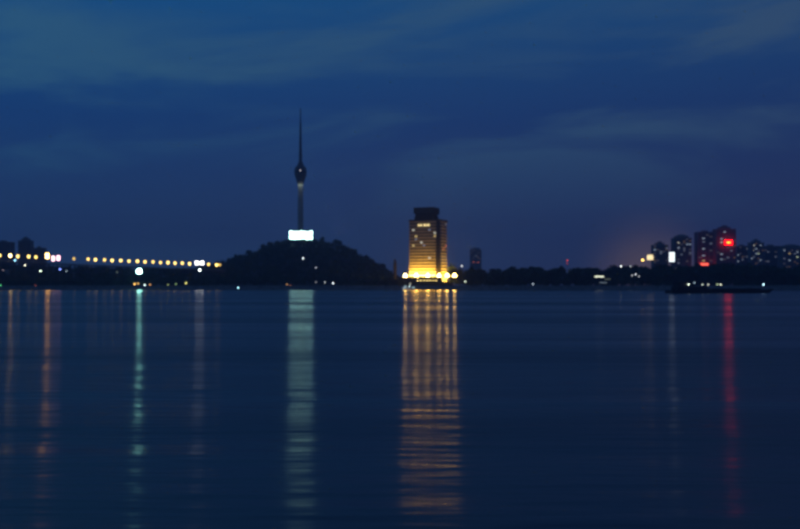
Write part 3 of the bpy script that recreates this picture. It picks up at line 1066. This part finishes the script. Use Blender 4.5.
def billboard(px0, px1, py0, py1, Y, col, st, label, cols=2, rows=2, col2=None, gz=GZ, back_glow=None):
    a, b = at(px0, py1, Y), at(px1, py0, Y)
    wd, hh_ = b.x - a.x, b.z - a.z
    z = a.z - gz
    root = thing('billboard', label, 'billboard', (a.x, Y, gz))
    MB().box(-.4, wd + .4, .3, 1.3, z - .4, z + hh_ + .4).build('backing', M['steel'], root)
    for r in range(rows):
        for c in range(cols):
            cc = col2 if (col2 and 0 < r < rows - 1 and 0 < c < cols - 1) else col
            em = glow(cc[0], cc[1], True) if isinstance(cc[0], tuple) else glow(cc, st, True)
            face_panel(root, c * wd / cols + .06, (c + 1) * wd / cols - .06, z + r * hh_ / rows + .06, z + (r + 1) * hh_ / rows - .06, em)
    if back_glow:
        MB().quad((wd, 1.33, z), (0, 1.33, z), (0, 1.33, z + hh_), (wd, 1.33, z + hh_)).build('added_back_glow', glow(back_glow[0], back_glow[1], True), root)  # glow added behind the sign to wash the tower wall red
    for x in (wd * .25, wd * .75):
        MB().tube((x, .8, -.5), (x, .8, z - .38), .3, .3, 8).build('post', M['steel'], root)
    return root


billboard(647, 653.2, 254.8, 260, 1885, (1.0, 0.78, 0.42), 1.7, 'glaring cream-yellow billboard left of the squat apartment tower', 3, 2)
billboard(669.2, 674.6, 252.2, 261.8, 1885, (0.85, 0.97, 1.0), 2.3, 'tall glaring bluish-white billboard between two apartment towers', 2, 3)
lamp(642.7, 260, 1840, GZ, 1.7, (1.0, 0.52, 0.10), 12, 'orange city lamp over the trees beside the cream-yellow billboard')
billboard(724.9, 732.3, 240.2, 244.9, 1866, (1.0, 0.0015, 0.0032), 15.0, 'burning red sign with yellow centre on the tallest apartment tower', 4, 3, ((1.0, 0.10, 0.006), 18.0), back_glow=((1.0, 0.05, 0.06), 5.0))
billboard(699.8, 708.4, 263.2, 265.3, 1880, (1.0, 0.10, 0.06), 3.0, 'long low red light sign at the foot of the reddish tower', 4, 1, back_glow=((1.0, 0.05, 0.06), 8.0))

# red-lit lattice mast above the belt
mp_ = at(567.3, 257, 1500)
rm = thing('lattice_mast', 'thin red-lit lattice mast poking over the tree belt', 'mast', (mp_.x, 1500, GZ))
hm_ = mp_.z - GZ
lt = MB()
for sx, sy in ((-1, -1), (1, -1), (1, 1), (-1, 1)):
    lt.tube((sx * 1.6, sy * 1.6, -1), (sx * .3, sy * .3, hm_ - 4), .12, .08, 5)
for q in range(8):
    z = q * (hm_ - 4) / 8
    r = 1.6 - 1.3 * q / 8
    lt.tube((-r, -r, z), (r - .15, -r, z + hm_ / 9), .06, None, 4).tube((r, r, z), (r - .1, -r, z + hm_ / 9), .06, None, 4)
lt.tube((0, 0, hm_ - 4.4), (0, 0, hm_), .1, .04, 5)
lt.build('lattice', M['steel_pale'], rm)
MB().ball((0, 0, hm_ - 5.2), .75, 10, 6).build('beacon', glow((1.0, 0.08, 0.05), 2.2), rm)
MB().ball((0, 0, hm_ - 9.5), .6, 10, 6).build('beacon', glow((1.0, 0.10, 0.08), 1.5), rm)

# slender pavilion tower left of the hotel
pp = at(395, 258.5, 1300)
pt = thing('pavilion_tower', 'slender dark tower with a pointed cap between the hill and the hotel', 'tower', (pp.x, 1300, GZ))
hp = pp.z - GZ
MB().lathe([(2.3, -1), (2.1, hp - 12), (2.0, hp - 7)], 8).build('shaft', M['brown'], pt)
MB().lathe([(2.9, hp - 7), (2.9, hp - 6.2), (1.7, hp - 6), (1.6, hp - 3.6)], 8).build('gallery', M['brown'], pt)
MB().lathe([(2.5, hp - 3.6), (1.0, hp - 2.2), (.12, hp)], 8).build('cap', M['brown'], pt)


# ------------------------------------------------------------------ boats
def hull_mesh(L, B, H, bow=0.16, sheer=0.35, n=22):
    """hull along +x, bow at +x, waterline z=0"""
    m = MB()
    ring = 7
    for i in range(n + 1):
        t = i / n
        x = -L / 2 + L * t
        wv = 1.0
        if t > 1 - bow: wv = max(0.04, 1 - ((t - (1 - bow)) / bow) ** 2.2)
        if t < 0.06: wv = 0.82 + 3 * t
        hb = B / 2 * wv
        top = H * (1 + sheer * max(0, (t - .75) / .25) ** 2 + .12 * max(0, (.15 - t) / .15))
        rake = L * 0.035 * max(0, (t - (1 - bow)) / bow)
        for (fy, z) in ((-1, top), (-.97, H * .3), (-.80, -.6), (0, -1.0), (.80, -.6), (.97, H * .3), (1, top)):
            m.v.append((x + rake * max(0, z) / H, fy * hb, z))
    for i in range(n):
        for j in range(ring - 1):
            a = i * ring + j
            m.f.append((a, a + ring, a + ring + 1, a + 1))
        m.f.append((i * ring, i * ring + ring - 1, (i + 1) * ring + ring - 1, (i + 1) * ring))
    m.f.append(tuple(range(ring)))
    m.f.append(tuple(n * ring + ring - 1 - k for k in range(ring)))
    return m


# long barge with deckhouse aft (photo: dark hull, row of lights, one lamp at the bow)
A_, B_ = at(668.5, 293.4, 715), at(769, 293, 745)
dirv = Vector((B_.x - A_.x, B_.y - A_.y, 0))
L = dirv.length
barge = thing('barge', 'long low dark river barge with a lit deckhouse aft, lying off the far bank', 'barge',
              ((A_.x + B_.x) / 2, (A_.y + B_.y) / 2, 0), math.atan2(dirv.y, dirv.x))
hu = hull_mesh(L, 11, 2.3, 0.22, 0.3).build('hull', M['hull'], barge)
MB().box(-L * .12, L * .38, -4.3, 4.3, 2.31, 3.2).build('hatch_coaming', M['hull'], barge)
for k in range(6):
    MB().box(-L * .115 + k * L * .082, -L * .115 + (k + .93) * L * .082, -4.5, 4.5, 3.21, 3.5).build('hatch_cover', M['hull'], barge)
dh = MB().box(-L * .44, -L * .16, -4.2, 4.2, 2.28, 5.2).build('deckhouse', M['hull'], barge)
MB().box(-L * .43, -L * .33, -3.2, 3.2, 5.21, 7.6).build('wheelhouse', M['hull'], barge)
MB().box(-L * .44, -L * .32, -3.8, 3.8, 7.61, 7.8).build('wheelhouse_roof', M['hull'], barge)
MB().tube((-L * .38, 0, 7.8), (-L * .38, 0, 10.2), .12, .06, 6).build('mast', M['steel'], barge)
MB().tube((-L * .25, 1.5, 5.2), (-L * .25, 1.5, 7.6), .7, .6, 10).build('funnel', M['hull'], barge)
for k in range(9):
    MB().box(-.8, .8, -.05, .05, 0, 1.1).build('cabin_window', M['glass'], barge, (-L * .42 + k * 2.6, -4.26, 3.5))


def barge_x(px):
    """local x on the barge's near side under a photo column"""
    k = (px - 400) / F
    c0 = barge.location
    u = dirv.normalized()
    return (k * c0.y - c0.x) / (u.x - k * u.y)


for px, py, r, col, st in [(684.7, 284.4, .42, (0.85, 1.0, 0.80), 6), (690.5, 282.7, .42, (0.6, 0.85, 1.0), 1.5), (698.5, 284.5, .36, (0.85, 1.0, 0.85), 3.2),
                           (704.3, 284.6, .36, (0.9, 1.0, 0.85), 3.2), (713.3, 284.5, .4, (0.8, 1.0, 0.6), 2), (716.7, 284.6, .4, (0.95, 1.0, 0.75), 4)]:
    x = barge_x(px)
    yy = barge.location.y + dirv.normalized().y * x
    z = CAM_H + (HY - py) / F * yy
    MB().tube((x, -4.6, 2.2), (x, -4.6, z - r * .6), .06, .06, 6).build('lamp_bracket', M['steel'], barge)
    MB().ball((x, -4.6, z), r, 10, 6).build('deck_lamp', glow(col, st), barge)
x = barge_x(763.5)
MB().tube((x, 0, 2.0), (x, 0, 6.0), .1, .06, 6).build('bow_mast', M['steel'], barge)
MB().ball((x, 0, 6.4), .45, 10, 6).build('bow_lamp', glow((0.50, 0.85, 1.0), 8), barge)

# small ferry moored below the hotel
fp = at(409, 290, 1188)
ferry = thing('ferry', 'small white ferry with bluish lights moored below the hotel', 'boat', (fp.x, 1188, 0), 0)
hull_mesh(15.5, 4.6, 1.3, .25, .35).build('hull', M['white'], ferry)
MB().box(-6, 4, -1.8, 1.8, 1.31, 3.6).build('cabin', M['white'], ferry)
MB().box(-6.5, 4.8, -2.1, 2.1, 3.61, 3.8).build('cabin_roof', M['white'], ferry)
MB().box(0.6, 3.4, -1.3, 1.3, 3.81, 5.3).build('wheelhouse', M['white'], ferry)
for k in range(6):
    MB().box(-.55, .55, -.04, .04, 0, .9).build('cabin_window', GLASS_LIT['dim'] if k % 2 else GLASS_LIT['cool'], ferry, (-5.2 + k * 1.6, -1.86, 2.2))
MB().tube((1.5, 0, 5.3), (1.5, 0, 7.2), .06, .04, 6).build('mast', M['steel_pale'], ferry)
for x, z, col, st in ((-4.2, 4.3, (0.6, 0.95, 1.0), 5), (0.2, 4.6, (0.7, 1.0, 0.9), 7), (1.5, 7.3, (1, .95, .8), 3), (5.2, 3.0, (0.55, 0.95, 1.0), 6), (-6.6, 2.4, (0.6, .8, 1), 3)):
    MB().ball((x, -2.0 if z < 5 else 0, z), .42, 10, 6).build('deck_lamp', glow(col, st), ferry)

# channel buoy off the hill
bp_ = at(238, 287.8, 1150)
bu = thing('channel_buoy', 'small channel buoy with a cyan light on the water before the hill', 'buoy', (bp_.x, 1150, 0))
MB().lathe([(1.1, -.8), (1.3, 0), (1.25, .5), (.5, .9)], 14).build('float', M['buoy'], bu)
MB().tube((0, 0, .9), (0, 0, 2.3), .12, .08, 6).tube((.45, 0, .8), (.05, 0, 2.2), .05).tube((-.45, 0, .8), (-.05, 0, 2.2), .05).build('frame', M['buoy'], bu)
MB().ball((0, 0, 2.75), .55, 10, 7).build('lantern', glow((0.40, 0.85, 1.0), 9), bu)

# ------------------------------------------------------------------ haze
hz = MB().box(-5100, 5100, -400, 6100, -4, 335)
hmat = bpy.data.materials.new('dusk_haze')
hmat.use_nodes = True
t = hmat.node_tree
for n in list(t.nodes):
    t.nodes.remove(n)
o_ = N(t, 'ShaderNodeOutputMaterial')
pv = N(t, 'ShaderNodeVolumePrincipled')
pv.inputs['Color'].default_value = (0.62, 0.73, 1.0, 1)
pv.inputs['Density'].default_value = 0.00016
pv.inputs['Anisotropy'].default_value = 0.3
t.links.new(pv.outputs[0], o_.inputs['Volume'])
tag(hz.build('haze', hmat), 'thin even dusk haze over the river and city', None, None, 'stuff')
